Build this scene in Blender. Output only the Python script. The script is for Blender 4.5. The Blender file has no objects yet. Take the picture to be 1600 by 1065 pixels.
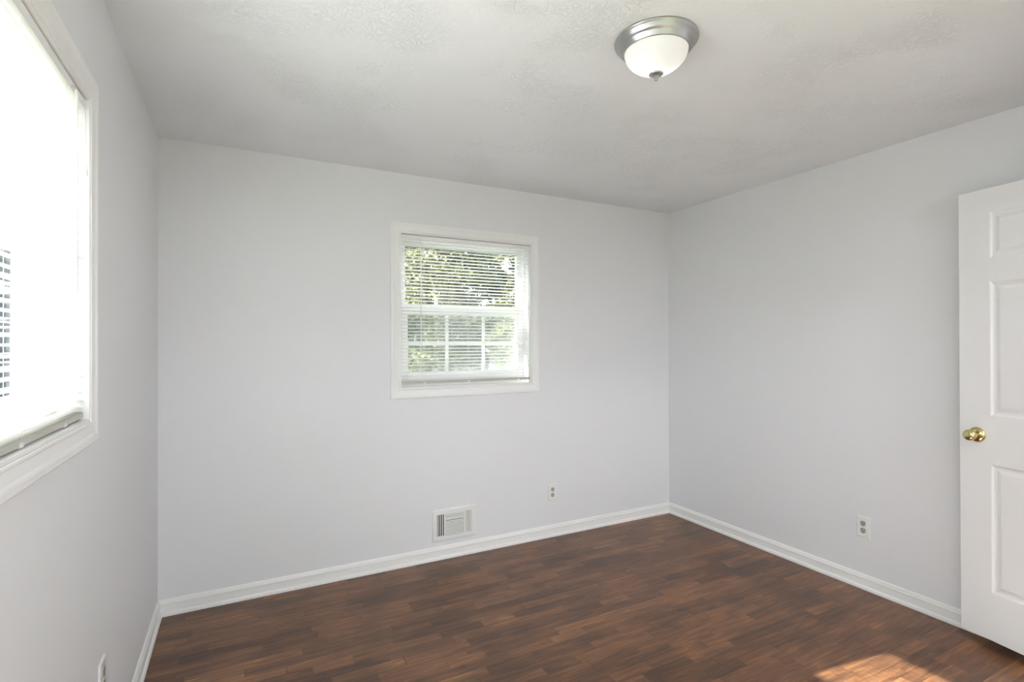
import bpy, math, random
import numpy as np
from mathutils import Matrix, Vector

S = bpy.context.scene
COL = S.collection
PI = math.pi

# ------------------------------------------------------------------ camera
FPX, YAW, PITCH, ROLL = 813.17, 0.48146, 0.0040967, -0.0027217
cam_d = bpy.data.cameras.new('camera')
cam_d.sensor_fit = 'HORIZONTAL'
cam_d.sensor_width = 36.0
cam_d.lens = FPX / 1600 * 36.0
cam_d.clip_start = 0.02
cam = bpy.data.objects.new('camera', cam_d)
COL.objects.link(cam)
fw = Vector((math.sin(YAW) * math.cos(PITCH), math.cos(YAW) * math.cos(PITCH), math.sin(PITCH)))
rt = Vector((math.cos(YAW), -math.sin(YAW), 0))
up = rt.cross(fw)
r2 = rt * math.cos(ROLL) + up * math.sin(ROLL)
u2 = -rt * math.sin(ROLL) + up * math.cos(ROLL)
m = Matrix((r2, u2, -fw)).transposed().to_4x4()
m.translation = Vector((0.36837, -3.15631, 1.37153))
cam.matrix_world = m
S.camera = cam

# ------------------------------------------------------------------ sky, sun, exposure
w = bpy.data.worlds.new('sky')
S.world = w
w.use_nodes = True
bg = w.node_tree.nodes['Background']
bg.inputs[0].default_value = (0.91, 0.93, 1.0, 1)
bg.inputs[1].default_value = 5.2

sd = bpy.data.lights.new('sun', 'SUN')
sd.energy = 60.0
sd.color = (1.0, 0.975, 0.95)
sd.angle = math.radians(0.55)
sun = bpy.data.objects.new('sun', sd)
COL.objects.link(sun)
sun_dir = Vector((1.0, -0.154, -0.652)).normalized()
sun.rotation_euler = sun_dir.to_track_quat('-Z', 'Y').to_euler()
sun.location = (-6, 1, 5)

S.view_settings.view_transform = 'Standard'
S.view_settings.look = 'None'
S.view_settings.exposure = 0.54
S.view_settings.gamma = 1.0
S.view_settings.use_curve_mapping = False
try:
    S.cycles.use_denoising = True
    S.cycles.max_bounces = 14
    S.cycles.diffuse_bounces = 8
    S.cycles.transparent_max_bounces = 24
    S.cycles.sample_clamp_indirect = 12.0
except Exception:
    pass

# ------------------------------------------------------------------ room size
W, H = 3.451, 2.42          # right wall x, ceiling height
YN = -3.55                  # wall behind the camera
YD = -2.735                 # wall with the doorway
TW = 0.156                  # wall thickness


# ------------------------------------------------------------------ helpers
class MB:
    def __init__(self):
        self.v, self.f, self.s = [], [], []

    def add(self, vs, fs, smooth=False):
        o = len(self.v)
        self.v += [tuple(p) for p in vs]
        for f in fs:
            self.f.append(tuple(i + o for i in f))
            self.s.append(smooth)
        return self

    def box(self, x0, x1, y0, y1, z0, z1, fn=None):
        vs = [(x, y, z) for z in (z0, z1) for y in (y0, y1) for x in (x0, x1)]
        if fn:
            vs = [fn(*p) for p in vs]
        return self.add(vs, [(0, 2, 3, 1), (4, 5, 7, 6), (0, 1, 5, 4), (2, 6, 7, 3), (0, 4, 6, 2), (1, 3, 7, 5)])

    def prism(self, prof, a, b, fn, smooth=False):
        """profile of (p, q) swept along t from a to b; fn(t, p, q) -> point"""
        n = len(prof)
        vs = [fn(a, p, q) for p, q in prof] + [fn(b, p, q) for p, q in prof]
        fs = [(i, (i + 1) % n, n + (i + 1) % n, n + i) for i in range(n)]
        self.add(vs, fs, smooth)
        return self.add(vs, [tuple(range(n))[::-1], tuple(range(n, 2 * n))])

    def lathe(self, prof, fn=None, n=48, smooth=True, cap=True):
        """profile of (radius, h) turned about h; fn(x, y, h) -> point"""
        fn = fn or (lambda x, y, z: (x, y, z))
        vs = []
        for r, h in prof:
            for k in range(n):
                a = 2 * PI * k / n
                vs.append(fn(r * math.cos(a), r * math.sin(a), h))
        fs = []
        for i in range(len(prof) - 1):
            for k in range(n):
                k2 = (k + 1) % n
                fs.append((i * n + k, i * n + k2, (i + 1) * n + k2, (i + 1) * n + k))
        self.add(vs, fs, smooth)
        if cap:
            if prof[0][0] > 1e-5:
                self.add(vs[:n], [tuple(range(n))[::-1]], False)
            if prof[-1][0] > 1e-5:
                self.add(vs[-n:], [tuple(range(n))], False)
        return self

    def tube(self, pts, rads, n=8, smooth=True):
        pts = [Vector(p) for p in pts]
        vs = []
        for i, p in enumerate(pts):
            d = (pts[min(i + 1, len(pts) - 1)] - pts[max(i - 1, 0)]).normalized()
            a = d.orthogonal().normalized()
            if abs(d.z) > 0.7:
                a = (Vector((1, 0, 0)) - d * d.x).normalized()
            b = d.cross(a)
            r = rads[i] if isinstance(rads, (list, tuple)) else rads
            for k in range(n):
                t = 2 * PI * k / n
                vs.append(p + a * (r * math.cos(t)) + b * (r * math.sin(t)))
        fs = []
        for i in range(len(pts) - 1):
            for k in range(n):
                k2 = (k + 1) % n
                fs.append((i * n + k, i * n + k2, (i + 1) * n + k2, (i + 1) * n + k))
        self.add(vs, fs, smooth)
        return self.add(vs, [tuple(range(n))[::-1], tuple(range((len(pts) - 1) * n, len(pts) * n))], False)

    def build(self, name, mat, parent=None, bevel=0.0, fix=True):
        me = bpy.data.meshes.new(name)
        me.from_pydata(self.v, [], self.f)
        me.polygons.foreach_set('use_smooth', self.s)
        if fix:
            import bmesh
            bm = bmesh.new()
            bm.from_mesh(me)
            bmesh.ops.remove_doubles(bm, verts=bm.verts, dist=1e-6)
            bmesh.ops.recalc_face_normals(bm, faces=bm.faces)
            bm.to_mesh(me)
            bm.free()
        me.materials.append(mat)
        o = bpy.data.objects.new(name, me)
        COL.objects.link(o)
        if parent:
            o.parent = parent
        if bevel:
            b = o.modifiers.new('bevel', 'BEVEL')
            b.width = bevel
            b.segments = 2
            b.limit_method = 'ANGLE'
            b.angle_limit = math.radians(40)
        return o


def empty(name, loc=(0, 0, 0)):
    o = bpy.data.objects.new(name, None)
    o.empty_display_size = 0.1
    COL.objects.link(o)
    o.location = loc
    return o


def tag(o, label, cat, group=None, kind=None):
    o['label'] = label
    o['category'] = cat
    if group:
        o['group'] = group
    if kind:
        o['kind'] = kind
    return o


def struct(o, label, cat):
    return tag(o, label, cat, kind='structure')


def keep(o, parent):
    """parent o while keeping its world coordinates (parents here are only moved, never turned)"""
    o.parent = parent
    o.matrix_parent_inverse = Matrix.Translation(-Vector(parent.location))
    return o


# ------------------------------------------------------------------ materials
def mat(name, col, rough=0.5, metal=0.0, spec=0.5, **kw):
    m = bpy.data.materials.new(name)
    m.use_nodes = True
    b = m.node_tree.nodes['Principled BSDF']
    b.inputs['Base Color'].default_value = (*col, 1)
    b.inputs['Roughness'].default_value = rough
    b.inputs['Metallic'].default_value = metal
    b.inputs['Specular IOR Level'].default_value = spec
    for k, v in kw.items():
        b.inputs[k.replace('_', ' ')].default_value = v
    return m


def nodes(m):
    nt = m.node_tree
    return nt, nt.nodes['Principled BSDF'], (lambda t: nt.nodes.new(t)), (lambda a, b: nt.links.new(a, b))


def bump(m, scale, strength, dist=0.002, detail=4.0, stretch=(1, 1, 1)):
    nt, b, N, L = nodes(m)
    tc, mp, nz, bp = N('ShaderNodeTexCoord'), N('ShaderNodeMapping'), N('ShaderNodeTexNoise'), N('ShaderNodeBump')
    mp.inputs['Scale'].default_value = stretch
    nz.inputs['Scale'].default_value = scale
    nz.inputs['Detail'].default_value = detail
    bp.inputs['Strength'].default_value = strength
    bp.inputs['Distance'].default_value = dist
    L(tc.outputs['Object'], mp.inputs[0])
    L(mp.outputs[0], nz.inputs['Vector'])
    L(nz.outputs[0], bp.inputs['Height'])
    L(bp.outputs[0], b.inputs['Normal'])
    return m


M = {}
M['wall'] = bump(mat('wall_paint', (0.765, 0.77, 0.79), 0.55, spec=0.3), 160, 0.12, 0.001)
M['trim'] = bump(mat('trim_paint', (0.84, 0.84, 0.835), 0.35), 90, 0.06, 0.001)
M['door'] = mat('door_paint', (0.84, 0.84, 0.845), 0.35)
M['vinyl'] = mat('vinyl', (0.85, 0.855, 0.83), 0.35)
M['blind'] = mat('blind_enamel', (0.86, 0.86, 0.85), 0.4)
M['cord'] = mat('cord', (0.78, 0.77, 0.72), 0.8)
M['rail'] = mat('rail_enamel_shaded', (0.50, 0.485, 0.44), 0.4)  # bottom rail colour darkened, its shade put into the enamel
M['wand'] = mat('wand_plastic', (0.80, 0.80, 0.78), 0.2)
M['nickel'] = mat('brushed_nickel', (0.47, 0.47, 0.465), 0.36, 1.0)
M['brass'] = mat('polished_brass', (0.70, 0.60, 0.30), 0.14, 1.0)
M['steel'] = mat('polished_steel', (0.75, 0.74, 0.70), 0.12, 1.0)
M['vent'] = mat('vent_enamel', (0.80, 0.80, 0.79), 0.4)
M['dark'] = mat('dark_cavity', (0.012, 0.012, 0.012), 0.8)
M['plate'] = mat('plate_plastic', (0.80, 0.80, 0.78), 0.3)
M['socket'] = mat('socket_plastic', (0.42, 0.42, 0.40), 0.35)
M['darkstrip'] = mat('strip_black', (0.02, 0.022, 0.018), 0.7)


def ceiling_mat():
    m = mat('textured_ceiling', (0.83, 0.85, 0.872), 0.8, spec=0.15)
    nt, b, N, L = nodes(m)
    tc = N('ShaderNodeTexCoord')
    # brushed, trowelled ridges gathered in patches
    warp = N('ShaderNodeTexNoise'); warp.inputs['Scale'].default_value = 5.0; warp.inputs['Detail'].default_value = 3
    add = N('ShaderNodeMixRGB'); add.blend_type = 'ADD'; add.inputs[0].default_value = 0.22
    L(tc.outputs['Object'], warp.inputs['Vector'])
    L(tc.outputs['Object'], add.inputs[1]); L(warp.outputs['Color'], add.inputs[2])
    ridge = N('ShaderNodeTexNoise'); ridge.inputs['Scale'].default_value = 42; ridge.inputs['Detail'].default_value = 5
    ridge.inputs['Roughness'].default_value = 0.6
    L(add.outputs[0], ridge.inputs['Vector'])
    sub = N('ShaderNodeMath'); sub.operation = 'SUBTRACT'; sub.inputs[1].default_value = 0.5
    ab = N('ShaderNodeMath'); ab.operation = 'ABSOLUTE'
    L(ridge.outputs[0], sub.inputs[0]); L(sub.outputs[0], ab.inputs[0])
    rr = N('ShaderNodeMapRange'); rr.inputs[1].default_value = 0.0; rr.inputs[2].default_value = 0.07
    rr.inputs[3].default_value = 1.0; rr.inputs[4].default_value = 0.0
    L(ab.outputs[0], rr.inputs[0])
    patch = N('ShaderNodeTexNoise'); patch.inputs['Scale'].default_value = 3.2; patch.inputs['Detail'].default_value = 2
    L(tc.outputs['Object'], patch.inputs['Vector'])
    pr = N('ShaderNodeMapRange'); pr.inputs[1].default_value = 0.47; pr.inputs[2].default_value = 0.62
    pr.inputs[3].default_value = 0.12; pr.inputs[4].default_value = 1.0
    L(patch.outputs[0], pr.inputs[0])
    mu = N('ShaderNodeMath'); mu.operation = 'MULTIPLY'
    L(rr.outputs[0], mu.inputs[0]); L(pr.outputs[0], mu.inputs[1])
    bp = N('ShaderNodeBump'); bp.inputs['Strength'].default_value = 0.47; bp.inputs['Distance'].default_value = 0.0055
    L(mu.outputs[0], bp.inputs['Height']); L(bp.outputs[0], b.inputs['Normal'])
    return m


def floor_mat():
    m = mat('oak_strip_floor', (0.1, 0.05, 0.03), 0.36, spec=0.5)
    nt, b, N, L = nodes(m)

    def math_(op, a, c=None):
        n = N('ShaderNodeMath'); n.operation = op
        for i, v in enumerate((a, c)):
            if v is None:
                continue
            if isinstance(v, (int, float)):
                n.inputs[i].default_value = v
            else:
                L(v, n.inputs[i])
        return n.outputs[0]
    tc = N('ShaderNodeTexCoord'); sp = N('ShaderNodeSeparateXYZ')
    L(tc.outputs['Object'], sp.inputs[0])
    x, y = sp.outputs[0], sp.outputs[1]
    PW = 0.057
    yr = math_('DIVIDE', y, PW)
    row = math_('FLOOR', yr)
    fy = math_('SUBTRACT', yr, row)
    wn = N('ShaderNodeTexWhiteNoise'); wn.noise_dimensions = '1D'; L(row, wn.inputs['W'])
    rnd = wn.outputs['Value']
    length = math_('ADD', math_('MULTIPLY', rnd, 0.18), 0.26)
    u = math_('ADD', math_('DIVIDE', x, length), math_('MULTIPLY', rnd, 37.3))
    u = math_('ADD', u, math_('MULTIPLY', math_('SINE', math_('ADD', math_('MULTIPLY', u, 2.3), math_('MULTIPLY', rnd, 50))), 0.3))
    cell = math_('FLOOR', u)
    fu = math_('SUBTRACT', u, cell)
    cb = N('ShaderNodeCombineXYZ'); L(row, cb.inputs[0]); L(cell, cb.inputs[1])
    wid = N('ShaderNodeTexWhiteNoise'); wid.noise_dimensions = '2D'; L(cb.outputs[0], wid.inputs['Vector'])
    pid = wid.outputs['Value']
    # grain, stretched along the strip, shifted for every strip
    gv = N('ShaderNodeCombineXYZ')
    L(math_('MULTIPLY', x, 4.5), gv.inputs[0]); L(math_('MULTIPLY', y, 55.0), gv.inputs[1]); L(math_('MULTIPLY', pid, 40.0), gv.inputs[2])
    g = N('ShaderNodeTexNoise'); g.inputs['Scale'].default_value = 1.0; g.inputs['Detail'].default_value = 5
    g.inputs['Roughness'].default_value = 0.62; g.inputs['Distortion'].default_value = 0.7
    L(gv.outputs[0], g.inputs['Vector'])
    bl = N('ShaderNodeTexNoise'); bl.inputs['Scale'].default_value = 3.4; bl.inputs['Detail'].default_value = 5
    L(tc.outputs['Object'], bl.inputs['Vector'])
    key = math_('ADD', math_('ADD', math_('MULTIPLY', pid, 0.30), math_('MULTIPLY', g.outputs[0], 1.05)), math_('MULTIPLY', bl.outputs[0], 0.62))
    key = math_('SUBTRACT', key, 0.48)
    ramp = N('ShaderNodeValToRGB')
    cr = ramp.color_ramp
    cr.elements[0].position = 0.12; cr.elements[0].color = (0.042, 0.020, 0.011, 1)
    cr.elements[1].position = 0.92; cr.elements[1].color = (0.42, 0.21, 0.080, 1)
    for p_, c_ in ((0.34, (0.090, 0.040, 0.019, 1)), (0.54, (0.152, 0.067, 0.030, 1)), (0.74, (0.235, 0.108, 0.045, 1))):
        e = cr.elements.new(p_); e.color = c_
    L(key, ramp.inputs[0])
    # thin dark joints
    ey = math_('MINIMUM', fy, math_('SUBTRACT', 1.0, fy))
    eu = math_('MULTIPLY', math_('MINIMUM', fu, math_('SUBTRACT', 1.0, fu)), math_('DIVIDE', length, PW))
    ed = math_('MINIMUM', ey, eu)
    jr = N('ShaderNodeMapRange'); jr.inputs[1].default_value = 0.008; jr.inputs[2].default_value = 0.03
    jr.inputs[3].default_value = 0.6; jr.inputs[4].default_value = 1.0
    L(ed, jr.inputs[0])
    mx = N('ShaderNodeMixRGB'); mx.blend_type = 'MULTIPLY'; mx.inputs[0].default_value = 1.0
    L(ramp.outputs[0], mx.inputs[1]); L(jr.outputs[0], mx.inputs[2])
    L(mx.outputs[0], b.inputs['Base Color'])
    ro = N('ShaderNodeMapRange'); ro.inputs[3].default_value = 0.27; ro.inputs[4].default_value = 0.41
    L(g.outputs[0], ro.inputs[0]); L(ro.outputs[0], b.inputs['Roughness'])
    h = math_('ADD', math_('MULTIPLY', jr.outputs[0], 0.5), math_('MULTIPLY', g.outputs[0], 0.25))
    bp = N('ShaderNodeBump'); bp.inputs['Strength'].default_value = 0.25; bp.inputs['Distance'].default_value = 0.0015
    L(h, bp.inputs['Height']); L(bp.outputs[0], b.inputs['Normal'])
    return m


def glass_mat():
    m = bpy.data.materials.new('window_glass'); m.use_nodes = True
    nt = m.node_tree
    for n in list(nt.nodes):
        if n.type == 'BSDF_PRINCIPLED':
            nt.nodes.remove(n)
    out = nt.nodes['Material Output']
    t = nt.nodes.new('ShaderNodeBsdfTransparent'); t.inputs[0].default_value = (0.93, 0.96, 0.95, 1)
    g = nt.nodes.new('ShaderNodeBsdfGlossy'); g.inputs['Roughness'].default_value = 0.0
    fr = nt.nodes.new('ShaderNodeFresnel')
    # a thin unrefracted sheet: both faces reflect like air to glass
    gm = nt.nodes.new('ShaderNodeNewGeometry'); io = nt.nodes.new('ShaderNodeMapRange')
    io.inputs[3].default_value = 1.5; io.inputs[4].default_value = 1 / 1.5
    nt.links.new(gm.outputs['Backfacing'], io.inputs[0]); nt.links.new(io.outputs[0], fr.inputs[0])
    mx = nt.nodes.new('ShaderNodeMixShader')
    nt.links.new(fr.outputs[0], mx.inputs[0]); nt.links.new(t.outputs[0], mx.inputs[1])
    nt.links.new(g.outputs[0], mx.inputs[2]); nt.links.new(mx.outputs[0], out.inputs[0])
    return m


def screen_mat():
    m = bpy.data.materials.new('insect_screen'); m.use_nodes = True
    nt = m.node_tree
    b = nt.nodes['Principled BSDF']; b.inputs['Base Color'].default_value = (0.42, 0.43, 0.42, 1); b.inputs['Roughness'].default_value = 0.6
    out = nt.nodes['Material Output']
    t = nt.nodes.new('ShaderNodeBsdfTransparent')
    mx = nt.nodes.new('ShaderNodeMixShader'); mx.inputs[0].default_value = 0.22
    nt.links.new(t.outputs[0], mx.inputs[1]); nt.links.new(b.outputs[0], mx.inputs[2]); nt.links.new(mx.outputs[0], out.inputs[0])
    return m


def shade_mat():
    m = bpy.data.materials.new('frosted_glass'); m.use_nodes = True
    nt = m.node_tree
    b = nt.nodes['Principled BSDF']; b.inputs['Base Color'].default_value = (0.88, 0.88, 0.86, 1); b.inputs['Roughness'].default_value = 0.3
    out = nt.nodes['Material Output']
    t = nt.nodes.new('ShaderNodeBsdfTranslucent'); t.inputs[0].default_value = (0.92, 0.91, 0.88, 1)
    mx = nt.nodes.new('ShaderNodeMixShader'); mx.inputs[0].default_value = 0.5
    nt.links.new(b.outputs[0], mx.inputs[1]); nt.links.new(t.outputs[0], mx.inputs[2]); nt.links.new(mx.outputs[0], out.inputs[0])
    return m


def emit_mat(name, col, s):
    m = bpy.data.materials.new(name); m.use_nodes = True
    b = m.node_tree.nodes['Principled BSDF']
    b.inputs['Emission Color'].default_value = (*col, 1); b.inputs['Emission Strength'].default_value = s
    return m


def leaf_mat(name, c1, c2):
    m = mat(name, c1, 0.55, spec=0.3)
    nt, b, N, L = nodes(m)
    geo = N('ShaderNodeNewGeometry'); rp = N('ShaderNodeValToRGB')
    rp.color_ramp.elements[0].color = (*c1, 1); rp.color_ramp.elements[1].color = (*c2, 1)
    L(geo.outputs['Random Per Island'], rp.inputs[0]); L(rp.outputs[0], b.inputs['Base Color'])
    out = nt.nodes['Material Output']
    t = N('ShaderNodeBsdfTranslucent'); L(rp.outputs[0], t.inputs[0])
    mx = N('ShaderNodeMixShader'); mx.inputs[0].default_value = 0.35
    L(b.outputs[0], mx.inputs[1]); L(t.outputs[0], mx.inputs[2]); L(mx.outputs[0], out.inputs[0])
    return m


M['ceiling'] = ceiling_mat()
M['floor'] = floor_mat()
M['glass'] = glass_mat()
M['screen'] = screen_mat()
M['shade'] = shade_mat()
M['bulb'] = emit_mat('lit_bulb', (1.0, 0.98, 0.96), 4.2)

# ------------------------------------------------------------------ the shell
# window openings: back wall (x along the wall), left wall (y along the wall)
BW = dict(u0=1.240, u1=2.170, z0=1.092, z1=2.060)
L2 = dict(u0=2.610, u1=3.460, z0=0.42, z1=1.62)       # second window of that wall, added unseen beside the camera for fill
LW = dict(u0=1.356, u1=2.286, z0=1.160, z1=2.046)     # u = -y


def floor_ceiling():
    mb = MB(); mb.box(-TW, W + TW, -4.6, TW, -0.25, 0.0)
    struct(mb.build('floor', M['floor']), 'dark brown strip oak floor of short narrow boards', 'floor')
    mb = MB(); mb.box(-TW, W + TW, -4.6, TW, H, H + 0.2)
    struct(mb.build('ceiling', M['ceiling']), 'white ceiling with brushed plaster texture', 'ceiling')


def wall_with_holes(name, fn, a0, a1, holes, label):
    """fn(u, w, z): u along the wall, w outward"""
    mb = MB()
    us = sorted({a0, a1, *[h[k] for h in holes for k in ('u0', 'u1')]})
    zs = sorted({0.0, H, *[h[k] for h in holes for k in ('z0', 'z1')]})
    nu = len(us)

    def is_open(c, r):
        u, z = (us[c] + us[c + 1]) / 2, (zs[r] + zs[r + 1]) / 2
        return any(h['u0'] < u < h['u1'] and h['z0'] < z < h['z1'] for h in holes)
    # inner and outer faces as a grid with the openings left out, plus the reveals and the rims
    for wv in (0.0, TW):
        vs = [fn(u, wv, z) for z in zs for u in us]
        mb.add(vs, [(r * nu + c, r * nu + c + 1, (r + 1) * nu + c + 1, (r + 1) * nu + c) for r in range(len(zs) - 1) for c in range(nu - 1) if not is_open(c, r)])
    for (ua, ub, za, zb) in [(h['u0'], h['u1'], h['z0'], h['z1']) for h in holes] + [(a0, a1, 0.0, H)]:
        ring = [(u, za) for u in us if ua <= u <= ub] + [(ub, z) for z in zs if za < z < zb] + [(u, zb) for u in us[::-1] if ua <= u <= ub] + \
               [(ua, z) for z in zs[::-1] if za < z < zb]
        for k in range(len(ring)):
            (p, q), (r_, t_) = ring[k], ring[(k + 1) % len(ring)]
            mb.add([fn(p, 0, q), fn(r_, 0, t_), fn(r_, TW, t_), fn(p, TW, q)], [(0, 1, 2, 3)])
    return struct(mb.build(name, M['wall']), label, 'wall')


fnB = lambda u, w_, z: (u, w_, z)
fnL = lambda u, w_, z: (-w_, -u, z)
floor_ceiling()
wall_with_holes('wall_back', fnB, 0.0, W + TW, [BW], 'light grey painted wall with the small window over the floor vent')
wall_with_holes('wall_left', fnL, -TW, -YN + TW, [LW, L2], 'light grey painted wall with the window at the left edge')
struct(MB().box(W, W + TW, -4.6, 0, 0, H).build('wall_right', M['wall']), 'light grey painted wall behind the open door', 'wall')
NW = dict(u0=0.20, u1=2.10, z0=0.82, z1=2.10)         # unshaded window added unseen behind the camera to brighten the room
fnN = lambda u, w_, z: (u, YN - w_, z)
wall_with_holes('wall_near', fnN, 0.0, 2.35, [NW], 'light grey painted wall behind the viewer')
# the wall the door hangs in, with its doorway, and the short return beside it
mb = MB()
DH0, DH1, DHZ = 2.452, 3.222, 2.085
for wv in (YD, YD - 0.12):
    us, zs = [2.35, DH0, DH1, W], [0.0, DHZ, H]
    vs = [(u, wv, z) for z in zs for u in us]
    mb.add(vs, [(r * 4 + c, r * 4 + c + 1, r * 4 + c + 5, r * 4 + c + 4) for r in range(2) for c in range(3) if not (r == 0 and c == 1)])
for (ua, za, ub, zb) in ((DH0, 0, DH0, DHZ), (DH0, DHZ, DH1, DHZ), (DH1, DHZ, DH1, 0), (2.35, 0, 2.35, H), (2.35, H, W, H)):
    mb.add([(ua, YD, za), (ub, YD, zb), (ub, YD - 0.12, zb), (ua, YD - 0.12, za)], [(0, 1, 2, 3)])
struct(mb.build('wall_doorway', M['wall']), 'light grey painted wall with the doorway the door hangs in', 'wall')
struct(MB().box(2.35, 2.47, -4.6, YD - 0.12, 0, H).build('wall_return', M['wall']), 'short light grey return wall beside the doorway', 'wall')
struct(MB().box(2.47, W, -4.6, -4.45, 0, H).build('wall_hall', M['wall']), 'light grey wall at the end of the hall beyond the door', 'wall')
# doorway casing
mb = MB()
for x0, x1 in ((DH0 - 0.06, DH0), (DH1, DH1 + 0.06)):
    mb.box(x0, x1, YD, YD + 0.016, 0, DHZ)
mb.box(DH0 - 0.06, DH1 + 0.06, YD, YD + 0.016, DHZ, DHZ + 0.06)
struct(mb.build('trim_1', M['trim'], bevel=0.003), 'white flat casing around the doorway', 'trim')

# baseboards: board with a moulded top and a round shoe at the foot
BP = [(0, 0), (0.021, 0), (0.021, 0.010), (0.0195, 0.0155), (0.0165, 0.019), (0.0125, 0.0205), (0.0115, 0.0205), (0.0115, 0.054),
      (0.0125, 0.057), (0.0125, 0.062), (0.0095, 0.066), (0.0085, 0.072), (0.0065, 0.077), (0.003, 0.081), (0, 0.081)]


def baseboard(name, fn, a, b, label, ma=0, mb_=0):
    """fn(t, p, q); mitre slopes ma, mb_ at the two ends"""
    n = len(BP)
    mb = MB()
    vs = [fn(a + ma * p, p, q) for p, q in BP] + [fn(b + mb_ * p, p, q) for p, q in BP]
    mb.add(vs, [(i, (i + 1) % n, n + (i + 1) % n, n + i) for i in range(n)])
    mb.add(vs, [tuple(range(n))[::-1], tuple(range(n, 2 * n))])
    return struct(mb.build(name, M['trim']), label, 'baseboard')


baseboard('baseboard_back', lambda t, p, q: (t, -p, q), 0, W, 'white moulded baseboard below the small window and vent', 1, -1)
baseboard('baseboard_left', lambda t, p, q: (p, -t, q), 0, -YN, 'white moulded baseboard along the wall with the cropped window', 1, -1)
baseboard('baseboard_right', lambda t, p, q: (W - p, -t, q), 0, -YD, 'white moulded baseboard running behind the open door', 1, -1)
baseboard('baseboard_near', lambda t, p, q: (t, YN + p, q), 0, 2.35, 'white moulded baseboard behind the viewer', 1, -1)
baseboard('baseboard_return', lambda t, p, q: (2.35 - p, -t, q), -YD, -YN, 'white moulded baseboard on the short return wall', 0, -1)

# ------------------------------------------------------------------ windows
CP = [(0.0, 0.0), (0.0, 0.005), (0.002, 0.007), (0.008, 0.007), (0.011, 0.0050), (0.016, 0.0055), (0.034, 0.0085), (0.039, 0.0110),
      (0.044, 0.0120), (0.057, 0.0120), (0.060, 0.010), (0.060, 0.0)]


def frame_sweep(mb, prof, u0, u1, z0, z1, fn, inside=False):
    """mitred picture-frame sweep; profile (offset outward from the opening, thickness toward the room)"""
    n = len(prof)
    sgn = -1 if inside else 1
    cs = [(u0, z0, -1, -1), (u1, z0, 1, -1), (u1, z1, 1, 1), (u0, z1, -1, 1)]
    vs = []
    for (u, z, su, sz) in cs:
        for o, t in prof:
            vs.append(fn(u + sgn * su * o, -t, z + sgn * sz * o))
    fs = []
    for k in range(4):
        k2 = (k + 1) % 4
        for i in range(n):
            j = (i + 1) % n
            fs.append((k * n + i, k * n + j, k2 * n + j, k2 * n + i))
    return mb.add(vs, fs)


def rect_frame(mb, u0, u1, z0, z1, wl, wr, wb, wt, w0, w1, fn):
    """four members, butted"""
    mb.box(u0, u0 + wl, w0, w1, z0, z1, fn)
    mb.box(u1 - wr, u1, w0, w1, z0, z1, fn)
    mb.box(u0 + wl, u1 - wr, w0, w1, z0, z0 + wb, fn)
    mb.box(u0 + wl, u1 - wr, w0, w1, z1 - wt, z1, fn)
    return mb


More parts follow.
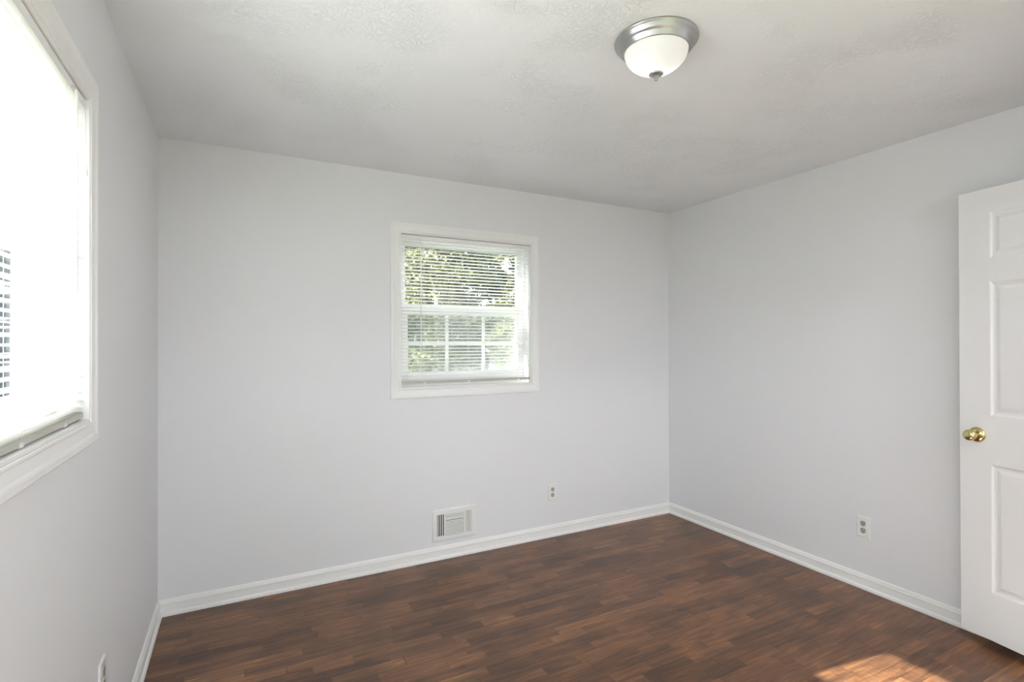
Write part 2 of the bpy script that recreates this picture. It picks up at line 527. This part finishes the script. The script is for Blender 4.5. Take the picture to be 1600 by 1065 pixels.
def window(name, fn, o, label, rail_z, grid, screen, lock_at=()):
    u0, u1, z0, z1 = o['u0'], o['u1'], o['z0'], o['z1']
    mb = MB(); frame_sweep(mb, CP, u0, u1, z0, z1, fn)
    root = mb.build(name, M['trim'])
    struct(root, label, 'window')
    # wooden lining of the opening
    mb = MB(); rect_frame(mb, u0 + 0.0005, u1 - 0.0005, z0 + 0.0005, z1 - 0.0005, 0.008, 0.008, 0.008, 0.008, -0.004, TW - 0.002, fn)
    mb.build('window_jamb', M['trim'], root)
    a0, a1, b0, b1 = u0 + 0.009, u1 - 0.009, z0 + 0.009, z1 - 0.009
    # vinyl frame with its tracks
    mb = MB(); rect_frame(mb, a0, a1, b0, b1, 0.018, 0.018, 0.028, 0.020, 0.066, 0.152, fn)
    mb.build('window_frame', M['vinyl'], root, bevel=0.002)
    mb = MB(); rect_frame(mb, a0 + 0.0185, a1 - 0.0185, b0 + 0.0285, b1 - 0.0205, 0.006, 0.006, 0.006, 0.006, 0.0930, 0.0985, fn)
    mb.build('parting_strip', M['vinyl'], root)
    s0, s1 = a0 + 0.0195, a1 - 0.0195
    gl, gr = u0 + 0.070, u1 - 0.070
    # upper sash, the outer one
    zb, zt = rail_z[0], b1 - 0.022
    gt = z1 - 0.070
    mb = MB(); rect_frame(mb, s0, s1, zb, zt, u0 + 0.062 - s0, s1 - (u1 - 0.062), rail_z[1] - rail_z[0], zt - gt, 0.1005, 0.126, fn)
    us = mb.build('upper_sash', M['vinyl'], root, bevel=0.002)
    mb = MB(); mb.box(u0 + 0.060, u1 - 0.060, 0.1115, 0.1155, rail_z[1] - 0.004, gt + 0.004, fn)
    mb.build('pane', M['glass'], us)
    mb = MB(); mb.box(u0 + 0.062, u1 - 0.062, 0.0990, 0.1010, gt - 0.003, gt + 0.010, fn)  # added dark strip drawing the dark line along the glass top
    mb.build('dark_strip', M['darkstrip'], us)
    # lower sash, the inner one
    zb, zt = b0 + 0.029, rail_z[1]
    gb = z0 + 0.094
    mb = MB(); rect_frame(mb, s0, s1, zb, zt, gl - s0, s1 - gr, gb - zb, rail_z[1] - rail_z[0], 0.0705, 0.0880, fn)
    ls = mb.build('lower_sash', M['vinyl'], root, bevel=0.002)
    gt = rail_z[0]
    mb = MB(); mb.box(gl - 0.004, gr + 0.004, 0.0780, 0.0820, gb - 0.004, gt + 0.004, fn)
    mb.build('pane', M['glass'], ls)
    if grid:
        mb = MB()
        for k in (1, 2):
            c = gl + (gr - gl) * k / 3
            mb.box(c - 0.012, c + 0.012, 0.0745, 0.0779, gb, gt, fn)
        c = (gb + gt) / 2 - 0.004
        mb.box(gl, gr, 0.0740, 0.0774, c - 0.011, c + 0.011, fn)
        mb.build('muntins', M['vinyl'], ls, bevel=0.001)
    for uu in lock_at:
        mb = MB(); mb.box(uu - 0.014, uu + 0.014, 0.072, 0.087, rail_z[1] + 0.0005, rail_z[1] + 0.010, fn)
        mb.build('tilt_latch', M['socket'], ls, bevel=0.002)
    if screen:
        mb = MB(); rect_frame(mb, s0, s1, b0 + 0.029, rail_z[1] - 0.01, 0.016, 0.016, 0.016, 0.016, 0.144, 0.150, fn)
        sc = mb.build('screen_frame', M['vinyl'], root)
        mb = MB(); mb.box(s0 + 0.014, s1 - 0.014, 0.1465, 0.1470, b0 + 0.043, rail_z[1] - 0.024, fn)
        mb.build('screen_mesh', M['screen'], sc)
    return root


window('window_1', fnL, LW, 'white framed window cropped by the left edge, filled with bright sunlit blinds', (1.600, 1.665), False, False)
window('window_2', fnB, BW, 'small white double hung window in the far wall looking onto trees', (1.560, 1.618), True, True, (2.112,))

window('fill_window_1', fnN, NW, 'unseen white double hung window added behind the viewer to brighten the room', (1.500, 1.555), False, False)
window('fill_window_2', fnL, L2, 'unseen white double hung window added beside the viewer to brighten the room', (1.000, 1.055), False, False)


def blind(name, fn, o, label, loc, tilt, ztop, zbot, wand_u, wand_len, ladders, cord_u, cord_len):
    u0, u1, z1 = o['u0'] + 0.0095, o['u1'] - 0.0095, o['z1'] - 0.0095
    root = empty(name, loc)
    tag(root, label, 'window blind', 'mini blinds in the two windows')
    W0, W1 = 0.008, 0.033                      # slat depth range inside the recess
    # headrail: an open U channel
    pr = [(0.005, z1 - 0.028), (0.036, z1 - 0.028), (0.036, z1 - 0.003), (0.034, z1 - 0.003), (0.034, z1 - 0.026), (0.007, z1 - 0.026),
          (0.007, z1 - 0.003), (0.005, z1 - 0.003)]
    mb = MB(); mb.prism(pr, u0, u1, lambda t, p, q: fn(t, p, q))
    keep(mb.build('headrail', M['blind']), root)
    # slats
    c = (W0 + W1) / 2
    mb = MB()
    n = int(round((ztop - zbot) / 0.0215))
    ct, st = math.cos(tilt), math.sin(tilt)
    for i in range(n + 1):
        z = ztop - (ztop - zbot) * i / n
        top, bot = [], []
        for k in range(6):
            d = -0.0125 + 0.025 * k / 5
            h = 0.0022 * (1 - (d / 0.0125) ** 2)
            for lst, off in ((top, 0.0004), (bot, -0.0004)):
                hh = h + off
                lst.append((c + d * ct - hh * st, z + d * st + hh * ct))
        mb.prism(top + bot[::-1], u0 + 0.004, u1 - 0.004, lambda t, p, q: fn(t, p, q), False)
    keep(mb.build('slats', M['blind']), root)
    # bottom rail
    zb = zbot - 0.020
    pr = [(c - 0.013, zb - 0.006), (c - 0.010, zb - 0.008), (c + 0.010, zb - 0.008), (c + 0.013, zb - 0.006), (c + 0.013, zb + 0.006),
          (c + 0.009, zb + 0.009), (c - 0.009, zb + 0.009), (c - 0.013, zb + 0.006)]
    mb = MB(); mb.prism(pr, u0 + 0.003, u1 - 0.003, lambda t, p, q: fn(t, p, q))
    br = keep(mb.build('bottom_rail', M['rail'], bevel=0.001), root)
    for uu in ladders:
        mb = MB()
        for ww in (W0 - 0.001, W1 + 0.001):
            mb.tube([fn(uu, ww, z1 - 0.028), fn(uu, ww, zb)], 0.0003, 6)
        mb.tube([fn(uu + 0.006, c, z1 - 0.028), fn(uu + 0.006, c, zb)], 0.0003, 6)
        keep(mb.build('ladder_cord', M['cord']), root)
        mb = MB()
        mb.box(uu - 0.010, uu + 0.010, c - 0.0145, c + 0.0145, zb - 0.0095, zb + 0.0025, fn)
        o2 = mb.build('end_button', M['wand'], None, bevel=0.002)
        keep(o2, root)
    # tilt wand on its hook
    mb = MB()
    mb.tube([fn(wand_u, 0.004, z1 - 0.020), fn(wand_u, -0.005, z1 - 0.024), fn(wand_u, -0.006, z1 - 0.034)], 0.0016, 8)
    mb.tube([fn(wand_u, -0.006, z1 - 0.030), fn(wand_u, -0.006, z1 - 0.045)], 0.0042, 6, False)
    mb.tube([fn(wand_u, -0.006, z1 - 0.045), fn(wand_u, -0.006, z1 - wand_len)], [0.0034, 0.0034], 6, False)
    keep(mb.build('tilt_wand', M['wand']), root)
    # lift cord with tassel
    mb = MB()
    mb.tube([fn(cord_u, 0.003, z1 - 0.028), fn(cord_u, 0.001, z1 - cord_len)], 0.0010, 6)
    mb.tube([fn(cord_u, 0.001, z1 - cord_len), fn(cord_u, 0.001, z1 - cord_len - 0.03)], [0.0018, 0.0042], 8)
    keep(mb.build('lift_cord', M['cord']), root)
    return root


blind('mini_blind', fnL, LW, 'sunlit white mini blind filling the window at the left edge', (-0.02, -1.82, 1.0), math.radians(7.5), 1.985, 1.200,
      1.500, 0.56, (1.53, 1.82, 2.14), 1.375, 0.18)
blind('mini_blind', fnB, BW, 'white mini blind over the small window with trees behind it', (1.705, 0.02, 1.0), math.radians(-9), 2.002, 1.146,
      1.372, 0.86, (1.40, 1.70, 2.07), 2.150, 0.42)

# ------------------------------------------------------------------ the open door
TH = math.radians(10.5)
DX, DY, DZ, DT = 3.35, -1.968, 0.045, 0.035
dr = Vector((-math.sin(TH), -math.cos(TH), 0))          # from the free edge to the hinges
dn = Vector((-math.cos(TH), math.sin(TH), 0))           # out of the seen face
fnD = lambda a, d, z: tuple(Vector((DX, DY, 0)) + dr * a + dn * d + Vector((0, 0, z)))
DW, DTOP = 0.755, 2.057
PU = [(0.122, 0.336), (0.424, 0.636)]
PZ = [(0.255, 0.828), (1.042, 1.641), (1.744, 1.953)]


def door():
    mb = MB()
    us = sorted({0.0, DW, *[v for p in PU for v in p]})
    zs = sorted({DZ, DTOP, *[v for p in PZ for v in p]})
    for side, d0, sg in (('f', 0.0, -1), ('b', -DT, 1)):
        for i in range(len(us) - 1):
            for j in range(len(zs) - 1):
                ua, ub, za, zb = us[i], us[i + 1], zs[j], zs[j + 1]
                if (ua, ub) in PU and (za, zb) in PZ:
                    # moulded, sunk and raised panel
                    rings = [(0.0, 0.0), (0.004, 0.001), (0.010, 0.0040), (0.016, 0.0052), (0.022, 0.0052), (0.037, 0.0014), (0.042, 0.0012)]
                    vs = []
                    for off, dep in rings:
                        d = d0 + sg * dep
                        vs += [fnD(ua + off, d, za + off), fnD(ub - off, d, za + off), fnD(ub - off, d, zb - off), fnD(ua + off, d, zb - off)]
                    fs = []
                    for r in range(len(rings) - 1):
                        for k in range(4):
                            k2 = (k + 1) % 4
                            fs.append((r * 4 + k, r * 4 + k2, r * 4 + 4 + k2, r * 4 + 4 + k))
                    e = (len(rings) - 1) * 4
                    fs.append((e, e + 1, e + 2, e + 3))
                    mb.add(vs, fs)
                else:
                    mb.add([fnD(ua, d0, za), fnD(ub, d0, za), fnD(ub, d0, zb), fnD(ua, d0, zb)], [(0, 1, 2, 3)])
    for k in range(len(us) - 1):
        for z in (DZ, DTOP):
            mb.add([fnD(us[k], 0, z), fnD(us[k + 1], 0, z), fnD(us[k + 1], -DT, z), fnD(us[k], -DT, z)], [(0, 1, 2, 3)])
    for k in range(len(zs) - 1):
        for u in (0.0, DW):
            mb.add([fnD(u, 0, zs[k]), fnD(u, 0, zs[k + 1]), fnD(u, -DT, zs[k + 1]), fnD(u, -DT, zs[k])], [(0, 1, 2, 3)])
    root = mb.build('door_1', M['door'])
    struct(root, 'white six panel door standing open against the far right wall', 'door')
    KU, KZ = 0.070, 0.951
    for sg, base in ((1, 0.0), (-1, -DT)):
        f = lambda x, y, h: fnD(KU + x, base + sg * h, KZ + y)
        rs = MB().lathe([(0.0340, 0.0), (0.0345, 0.002), (0.0335, 0.005), (0.029, 0.009), (0.022, 0.0115), (0.018, 0.0125), (0.0, 0.0125)], f, 40)
        ro = rs.build('rosette', M['brass'], root)
        ro['label'] = 'round brass rose'
        kb = MB().lathe([(0.0, 0.012), (0.0125, 0.0125), (0.0115, 0.020), (0.011, 0.026), (0.014, 0.031), (0.0205, 0.036), (0.0245, 0.043),
                         (0.0255, 0.050), (0.0240, 0.057), (0.0195, 0.0615), (0.012, 0.064), (0.0, 0.0645)] if sg > 0 else
                        [(0.0, 0.012), (0.0125, 0.0125), (0.0115, 0.018), (0.011, 0.022), (0.0205, 0.028), (0.0235, 0.034), (0.019, 0.040), (0.0, 0.042)], f, 40)
        ko = kb.build('door_knob', M['brass'], root)
        ko['label'] = 'polished brass knob'
    mb = MB(); mb.box(-0.0012, 0.001, -DT * 0.5 - 0.0125, -DT * 0.5 + 0.0125, KZ - 0.028, KZ + 0.028, fnD)
    lp = mb.build('latch_plate', M['brass'], root)
    for z in (0.27, 1.05, 1.86):
        mb = MB()
        mb.tube([fnD(DW + 0.006, 0.004, z - 0.045), fnD(DW + 0.006, 0.004, z + 0.045)], 0.006, 10)
        mb.box(DW - 0.030, DW + 0.004, -0.0005, 0.0015, z - 0.044, z + 0.044, fnD)
        mb.build('hinge', M['brass'], root)
    return root


door()

# ------------------------------------------------------------------ ceiling light
LX, LY = 1.650, -1.790
lamp = empty('ceiling_light', (LX, LY, H))
tag(lamp, 'round flush ceiling light with brushed nickel pan and frosted white glass bowl', 'ceiling light')
loc = lambda x, y, z: (x, y, z)
mb = MB().lathe([(0.136, 0.0), (0.1405, -0.001), (0.1415, -0.004), (0.1405, -0.007), (0.136, -0.009), (0.134, -0.013), (0.131, -0.020), (0.126, -0.026),
                 (0.121, -0.029), (0.1205, -0.032), (0.1175, -0.034), (0.117, -0.037), (0.1140, -0.039), (0.1135, -0.042), (0.110, -0.0435), (0.108, -0.0415),
                 (0.108, -0.012), (0.0, -0.012)], loc, 72, cap=False)
mb.build('canopy', M['nickel'], lamp)['label'] = 'brushed nickel pan with stepped rim'
prof = [(0.1065, -0.030), (0.1075, -0.040)]
for k in range(1, 15):
    a = k / 14 * PI / 2
    prof.append((0.1075 * math.cos(a) ** 1.08 if k < 14 else 0.004, -0.040 - 0.073 * math.sin(a) ** 1.05))
inner = [(max(r - 0.003, 0.004), h + 0.003) for r, h in prof[::-1]]
mb = MB().lathe(prof, loc, 72, cap=False)
mb.build('glass_shade', M['shade'], lamp)['label'] = 'frosted white glass bowl'
mb = MB().lathe([(0.0, -0.1125), (0.010, -0.1128), (0.0235, -0.1150), (0.0245, -0.1175), (0.0190, -0.1200), (0.0095, -0.1225), (0.0055, -0.1255),
                 (0.0060, -0.1290), (0.0072, -0.1320), (0.0062, -0.1365), (0.0030, -0.1395), (0.0, -0.1400)], loc, 32, cap=False)
mb.build('finial', M['nickel'], lamp)['label'] = 'brushed nickel finial knob'
for bx in (-0.040, 0.040):
    mb = MB().lathe([(0.0, -0.046), (0.012, -0.047), (0.013, -0.055), (0.0205, -0.066), (0.023, -0.076), (0.0195, -0.087), (0.011, -0.093), (0.0, -0.095)],
                    lambda x, y, z, b=bx: (x + b, y + 0.01, z), 24, cap=False)
    mb.build('bulb', M['bulb'], lamp)
    mb = MB().lathe([(0.014, -0.0125), (0.014, -0.045), (0.0, -0.046)], lambda x, y, z, b=bx: (x + b, y + 0.01, z), 20)
    mb.build('socket', M['plate'], lamp)

# ------------------------------------------------------------------ wall register
vent = empty('wall_vent', (1.5925, 0, 0.2125))
tag(vent, 'white metal wall vent with slatted louvers just above the baseboard', 'vent')
fv = lambda u, d, z: (u, -d, z)        # d toward the room, local to the empty


def vent_build():
    HW, HH = 0.1495, 0.1005
    IW0, IW1, IZ0, IZ1 = -0.1170, 0.1170, -0.0680, 0.0680
    # flange and the two mullions as one pressed face
    mb = MB()
    pr = [(0.0, 0.0), (0.0, 0.0065), (0.003, 0.0085), (0.026, 0.0075), (0.0315, 0.0035), (0.0325, 0.0)]
    n = len(pr)
    vs = []
    for (u, z, su, sz) in ((IW0, IZ0, -1, -1), (IW1, IZ0, 1, -1), (IW1, IZ1, 1, 1), (IW0, IZ1, -1, 1)):
        vs += [fv(u + su * o, t, z + sz * o) for o, t in pr]
    mb.add(vs, [(k * n + i, k * n + (i + 1) % n, ((k + 1) % 4) * n + (i + 1) % n, ((k + 1) % 4) * n + i) for k in range(4) for i in range(n)])
    for u in (-0.0665, 0.0665 + 0.004):
        mb.box(u - 0.0055, u + 0.0055, 0.002, 0.0075, IZ0, IZ1, fv)
    mb.build('flange', M['vent'], vent)
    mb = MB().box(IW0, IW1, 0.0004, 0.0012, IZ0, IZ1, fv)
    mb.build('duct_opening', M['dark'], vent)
    # side vanes, fanned outward
    for side, us in ((-1, (-0.1105, -0.0965, -0.0825)), (1, (0.0825, 0.0965, 0.1105))):
        for u in us:
            mb = MB()
            s = -0.0052 if side < 0 else 0.0052
            for a in (0,):
                mb.add([fv(u - s * 0.9 - 0.0008, 0.0014, IZ0), fv(u - s * 0.9 + 0.0008, 0.0014, IZ0), fv(u + s * 0.6 + 0.0014, 0.0082, IZ0), fv(u + s * 0.6 - 0.0014, 0.0082, IZ0),
                        fv(u - s * 0.9 - 0.0008, 0.0014, IZ1), fv(u - s * 0.9 + 0.0008, 0.0014, IZ1), fv(u + s * 0.6 + 0.0014, 0.0082, IZ1), fv(u + s * 0.6 - 0.0014, 0.0082, IZ1)],
                       [(0, 1, 2, 3), (4, 5, 6, 7), (0, 1, 5, 4), (1, 2, 6, 5), (2, 3, 7, 6), (3, 0, 4, 7)])
            mb.build('vane', M['vent'], vent)
    # twelve level louvers in the middle; one is bent
    nl = 12
    for k in range(nl):
        z = IZ0 + 0.0065 + (IZ1 - IZ0 - 0.011) * k / (nl - 1)
        bent = 0.0014 if k == nl - 3 else (-0.0014 if k == nl - 4 else 0.0)
        mb = MB()
        mb.prism([(0.0016, z + 0.0038), (0.0086, z - 0.0030 - bent), (0.0092, z - 0.0018 - bent), (0.0022, z + 0.0046)], -0.0608, 0.0648,
                 lambda t, p, q: fv(t, p, q))
        mb.build('louver', M['vent'], vent)
    # damper lever and screws
    mb = MB().box(-0.1245, -0.1205, 0.007, 0.020, -0.010, -0.004, fv)
    mb.build('damper_lever', M['vent'], vent, bevel=0.001)
    for u in (-0.133, 0.133):
        mb = MB().lathe([(0.0035, 0.006), (0.0035, 0.0078), (0.0025, 0.0086), (0.0, 0.0088)], lambda x, y, h, uu=u: fv(uu + x, h, y), 14)
        mb.build('screw', M['vent'], vent)


vent_build()


# ------------------------------------------------------------------ electrical outlets
def outlet(label, loc, rz, grp='electrical outlets low on the walls'):
    root = empty('electrical_outlet', loc)
    tag(root, label, 'electrical outlet', grp)
    c, s = math.cos(rz), math.sin(rz)
    f = lambda u, d, z: (u * c + d * s, u * s - d * c, z)
    hw, hh = 0.0355, 0.0585
    mb = MB()
    rings = [(0.0, 0.0), (0.0, 0.0025), (0.002, 0.0045), (0.005, 0.0055)]
    vs = []
    for o, d in rings:
        vs += [f(-hw + o, d, -hh + o), f(hw - o, d, -hh + o), f(hw - o, d, hh - o), f(-hw + o, d, hh - o)]
    fs = [(r * 4 + k, r * 4 + (k + 1) % 4, r * 4 + 4 + (k + 1) % 4, r * 4 + 4 + k) for r in range(3) for k in range(4)]
    fs += [(12, 13, 14, 15), (3, 2, 1, 0)]
    mb.add(vs, fs)
    mb.build('cover_plate', M['plate'], root)
    for zc in (0.0195, -0.0195):
        mb = MB()
        pts = []
        for k in range(28):
            a = 2 * PI * k / 28
            pts.append((max(-0.0138, min(0.0138, 0.0172 * math.cos(a))), 0.0150 * math.sin(a)))
        n = len(pts)
        mb.add([f(u, 0.0052, zc + z) for u, z in pts] + [f(u, 0.0072, zc + z) for u, z in pts],
               [(k, (k + 1) % n, n + (k + 1) % n, n + k) for k in range(n)] + [tuple(range(n, 2 * n))])
        r = mb.build('receptacle', M['socket'], root)
        mb = MB()
        mb.box(-0.0078, -0.0052, 0.0070, 0.0075, zc - 0.001, zc + 0.009, f)
        mb.box(0.0052, 0.0078, 0.0070, 0.0075, zc + 0.0002, zc + 0.009, f)
        mb.lathe([(0.0030, 0.0070), (0.0030, 0.0075), (0.0, 0.0075)], lambda x, y, h, z0=zc: f(x, h, z0 - 0.0075 + y), 12)
        mb.build('slots', M['dark'], r)
    mb = MB().lathe([(0.0032, 0.0054), (0.0032, 0.0062), (0.0, 0.0068)], lambda x, y, h: f(x, h, y), 14)
    mb.build('screw', M['vent'], root)
    return root


outlet('white duplex outlet between the floor vent and the far corner', (2.337, 0, 0.312), 0)
outlet('white duplex outlet on the wall next to the open door', (W, -1.486, 0.342), -PI / 2)
outlet('white duplex outlet seen edge on below the window at the left edge', (0, -1.205, 0.372), PI / 2)

# ------------------------------------------------------------------ unseen fill lamp added on the hall ceiling beyond the doorway
hl = bpy.data.lights.new('hall_fill_lamp', 'AREA')
hl.shape = 'DISK'
hl.size = 0.35
hl.energy = 24
hl.color = (1.0, 0.97, 0.94)
ho = bpy.data.objects.new('hall_fill_lamp', hl)
COL.objects.link(ho)
ho.location = (2.95, -3.75, H - 0.02)

# ------------------------------------------------------------------ outdoors
GZ = -0.55
g = mat('lawn', (0.055, 0.075, 0.035), 0.9, spec=0.1)
nt, b, N, L = nodes(g)
nz = N('ShaderNodeTexNoise'); nz.inputs['Scale'].default_value = 1.3; nz.inputs['Detail'].default_value = 6
rp = N('ShaderNodeValToRGB'); rp.color_ramp.elements[0].color = (0.045, 0.058, 0.036, 1); rp.color_ramp.elements[1].color = (0.10, 0.115, 0.085, 1)
tc = N('ShaderNodeTexCoord'); L(tc.outputs['Object'], nz.inputs['Vector']); L(nz.outputs[0], rp.inputs[0]); L(rp.outputs[0], b.inputs['Base Color'])
struct(MB().box(-60, 60, -40, 90, GZ - 0.2, GZ).build('ground', g), 'pale green lawn seen low through the small window', 'ground')

struct(MB().box(-1.9, -0.35, -5.0, 1.4, GZ, GZ + 0.06).build('bounce_path', bump(mat('pale_concrete', (0.34, 0.335, 0.32), 0.9, spec=0.1), 30, 0.3)),  # added to bounce sunlight up at the left window reveal
       'unseen pale concrete path added outside the house to bounce light at the window', 'path')

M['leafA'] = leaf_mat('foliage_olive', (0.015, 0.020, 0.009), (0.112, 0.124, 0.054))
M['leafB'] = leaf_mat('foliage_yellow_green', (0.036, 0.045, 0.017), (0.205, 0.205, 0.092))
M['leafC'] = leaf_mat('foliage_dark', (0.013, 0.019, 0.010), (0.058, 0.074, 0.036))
M['bark'] = bump(mat('bark', (0.055, 0.048, 0.046), 0.9, spec=0.1), 18, 0.6, 0.02, 5, (1, 1, 0.2))


def tree(label, x, y, h, spread, nleaf, leaf, seed, crown_from=0.15, size=0.11, trunk_r=0.13, cat='tree', name='garden_tree'):
    rng = np.random.default_rng(seed)
    root = empty(name, (x, y, GZ))
    tag(root, label, cat, 'trees and bushes in the garden')
    mb = MB()
    lean = rng.normal(0, 0.03, 2) * h
    pts = [(lean[0] * t, lean[1] * t, h * 0.92 * t) for t in np.linspace(0, 1, 7)]
    mb.tube(pts, [trunk_r * (1.25 - 1.1 * t) for t in np.linspace(0, 1, 7)], 10)
    tips = []
    for k in range(9):
        t = rng.uniform(max(crown_from, 0.12), 0.85)
        a = rng.uniform(0, 2 * PI)
        p0 = np.array([lean[0] * t, lean[1] * t, h * 0.92 * t])
        p1 = p0 + np.array([math.cos(a), math.sin(a), 0.45]) * spread * rng.uniform(0.45, 0.8)
        mid = (p0 + p1) / 2 + np.array([0, 0, 0.08 * spread])
        mb.tube([p0, mid, p1], [trunk_r * 0.35, trunk_r * 0.22, 0.01], 6)
        tips.append(p1)
    mb.build('trunk', M['bark'], root, fix=False)
    # leaves gathered in clumps around the branch ends and the axis
    nc = 46
    cen = []
    for k in range(nc):
        t = rng.uniform(crown_from, 1.0)
        rr = spread * (0.35 + 0.65 * math.sin(PI * min(1, (t - crown_from) / (1 - crown_from) * 0.8 + 0.2))) * math.sqrt(rng.uniform(0.05, 1))
        a = rng.uniform(0, 2 * PI)
        cen.append((rr * math.cos(a), rr * math.sin(a), h * t))
    cen = np.array(cen + [tuple(t) for t in tips])
    pick = rng.integers(0, len(cen), nleaf)
    d = rng.normal(0, 1, (nleaf, 3)); d /= np.linalg.norm(d, axis=1)[:, None]
    rad = spread * 0.27 * rng.uniform(0.3, 1.0, nleaf) ** 0.5
    P = cen[pick] + d * rad[:, None] * np.array([1, 1, 0.75])
    P[:, 2] = np.maximum(P[:, 2], 0.05)
    A = rng.normal(0, 1, (nleaf, 3)); A /= np.linalg.norm(A, axis=1)[:, None]
    B = np.cross(A, rng.normal(0, 1, (nleaf, 3))); B /= np.linalg.norm(B, axis=1)[:, None]
    s = size * rng.uniform(0.6, 1.25, nleaf)[:, None]
    V = np.stack([P - A * s, P - B * s * 0.5, P + A * s, P + B * s * 0.5], 1).reshape(-1, 3)
    me = bpy.data.meshes.new('crown')
    me.from_pydata(V.tolist(), [], [(4 * i, 4 * i + 1, 4 * i + 2, 4 * i + 3) for i in range(nleaf)])
    me.materials.append(leaf)
    o = bpy.data.objects.new('crown', me)
    COL.objects.link(o)
    o.parent = root
    return root


# directions seen through the small window run from x/y 0.29 (left) to 0.52 (right)
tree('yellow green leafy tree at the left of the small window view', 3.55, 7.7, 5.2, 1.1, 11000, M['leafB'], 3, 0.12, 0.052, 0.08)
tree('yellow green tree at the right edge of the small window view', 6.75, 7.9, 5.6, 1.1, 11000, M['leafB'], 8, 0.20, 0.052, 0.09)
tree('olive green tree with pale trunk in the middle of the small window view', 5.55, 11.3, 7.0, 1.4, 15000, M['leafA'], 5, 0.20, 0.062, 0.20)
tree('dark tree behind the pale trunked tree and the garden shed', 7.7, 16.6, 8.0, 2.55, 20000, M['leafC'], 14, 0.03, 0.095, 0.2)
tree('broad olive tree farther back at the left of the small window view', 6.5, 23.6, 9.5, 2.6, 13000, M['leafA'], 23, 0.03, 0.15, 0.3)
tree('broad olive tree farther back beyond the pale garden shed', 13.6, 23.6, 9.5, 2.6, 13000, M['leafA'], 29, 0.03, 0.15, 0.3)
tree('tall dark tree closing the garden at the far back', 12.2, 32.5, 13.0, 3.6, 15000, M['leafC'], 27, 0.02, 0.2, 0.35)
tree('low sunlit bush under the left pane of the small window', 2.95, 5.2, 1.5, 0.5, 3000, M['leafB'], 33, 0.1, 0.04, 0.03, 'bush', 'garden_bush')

# pale shed added to reproduce the blurred shape in the lower right pane
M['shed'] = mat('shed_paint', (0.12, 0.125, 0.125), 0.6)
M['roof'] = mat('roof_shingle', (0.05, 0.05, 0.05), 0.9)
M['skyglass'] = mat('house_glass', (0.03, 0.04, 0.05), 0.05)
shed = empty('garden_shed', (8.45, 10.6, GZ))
tag(shed, 'pale garden shed added for the blurred pale shape in the lower right pane of the small window', 'shed')
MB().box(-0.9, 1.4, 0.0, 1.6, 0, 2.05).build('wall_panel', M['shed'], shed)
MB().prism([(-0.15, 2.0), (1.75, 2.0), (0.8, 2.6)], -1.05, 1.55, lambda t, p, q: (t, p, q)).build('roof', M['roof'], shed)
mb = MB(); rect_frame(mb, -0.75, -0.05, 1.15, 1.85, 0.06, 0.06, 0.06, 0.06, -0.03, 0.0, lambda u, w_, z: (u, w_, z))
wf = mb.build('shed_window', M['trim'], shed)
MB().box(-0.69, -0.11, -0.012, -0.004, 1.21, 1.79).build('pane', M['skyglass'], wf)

# the house next door, a sliver of it seen through the window at the left edge
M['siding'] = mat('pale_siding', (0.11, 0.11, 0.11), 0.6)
nt, b, N, L = nodes(M['siding'])
tc, sp, wv, bp = N('ShaderNodeTexCoord'), N('ShaderNodeSeparateXYZ'), N('ShaderNodeMath'), N('ShaderNodeBump')
mm = N('ShaderNodeMath'); mm.operation = 'MULTIPLY'; mm.inputs[1].default_value = 8.0
wv.operation = 'FRACT'
L(tc.outputs['Object'], sp.inputs[0]); L(sp.outputs[2], mm.inputs[0]); L(mm.outputs[0], wv.inputs[0]); L(wv.outputs[0], bp.inputs['Height'])
bp.inputs['Strength'].default_value = 0.6; bp.inputs['Distance'].default_value = 0.02; L(bp.outputs[0], b.inputs['Normal'])
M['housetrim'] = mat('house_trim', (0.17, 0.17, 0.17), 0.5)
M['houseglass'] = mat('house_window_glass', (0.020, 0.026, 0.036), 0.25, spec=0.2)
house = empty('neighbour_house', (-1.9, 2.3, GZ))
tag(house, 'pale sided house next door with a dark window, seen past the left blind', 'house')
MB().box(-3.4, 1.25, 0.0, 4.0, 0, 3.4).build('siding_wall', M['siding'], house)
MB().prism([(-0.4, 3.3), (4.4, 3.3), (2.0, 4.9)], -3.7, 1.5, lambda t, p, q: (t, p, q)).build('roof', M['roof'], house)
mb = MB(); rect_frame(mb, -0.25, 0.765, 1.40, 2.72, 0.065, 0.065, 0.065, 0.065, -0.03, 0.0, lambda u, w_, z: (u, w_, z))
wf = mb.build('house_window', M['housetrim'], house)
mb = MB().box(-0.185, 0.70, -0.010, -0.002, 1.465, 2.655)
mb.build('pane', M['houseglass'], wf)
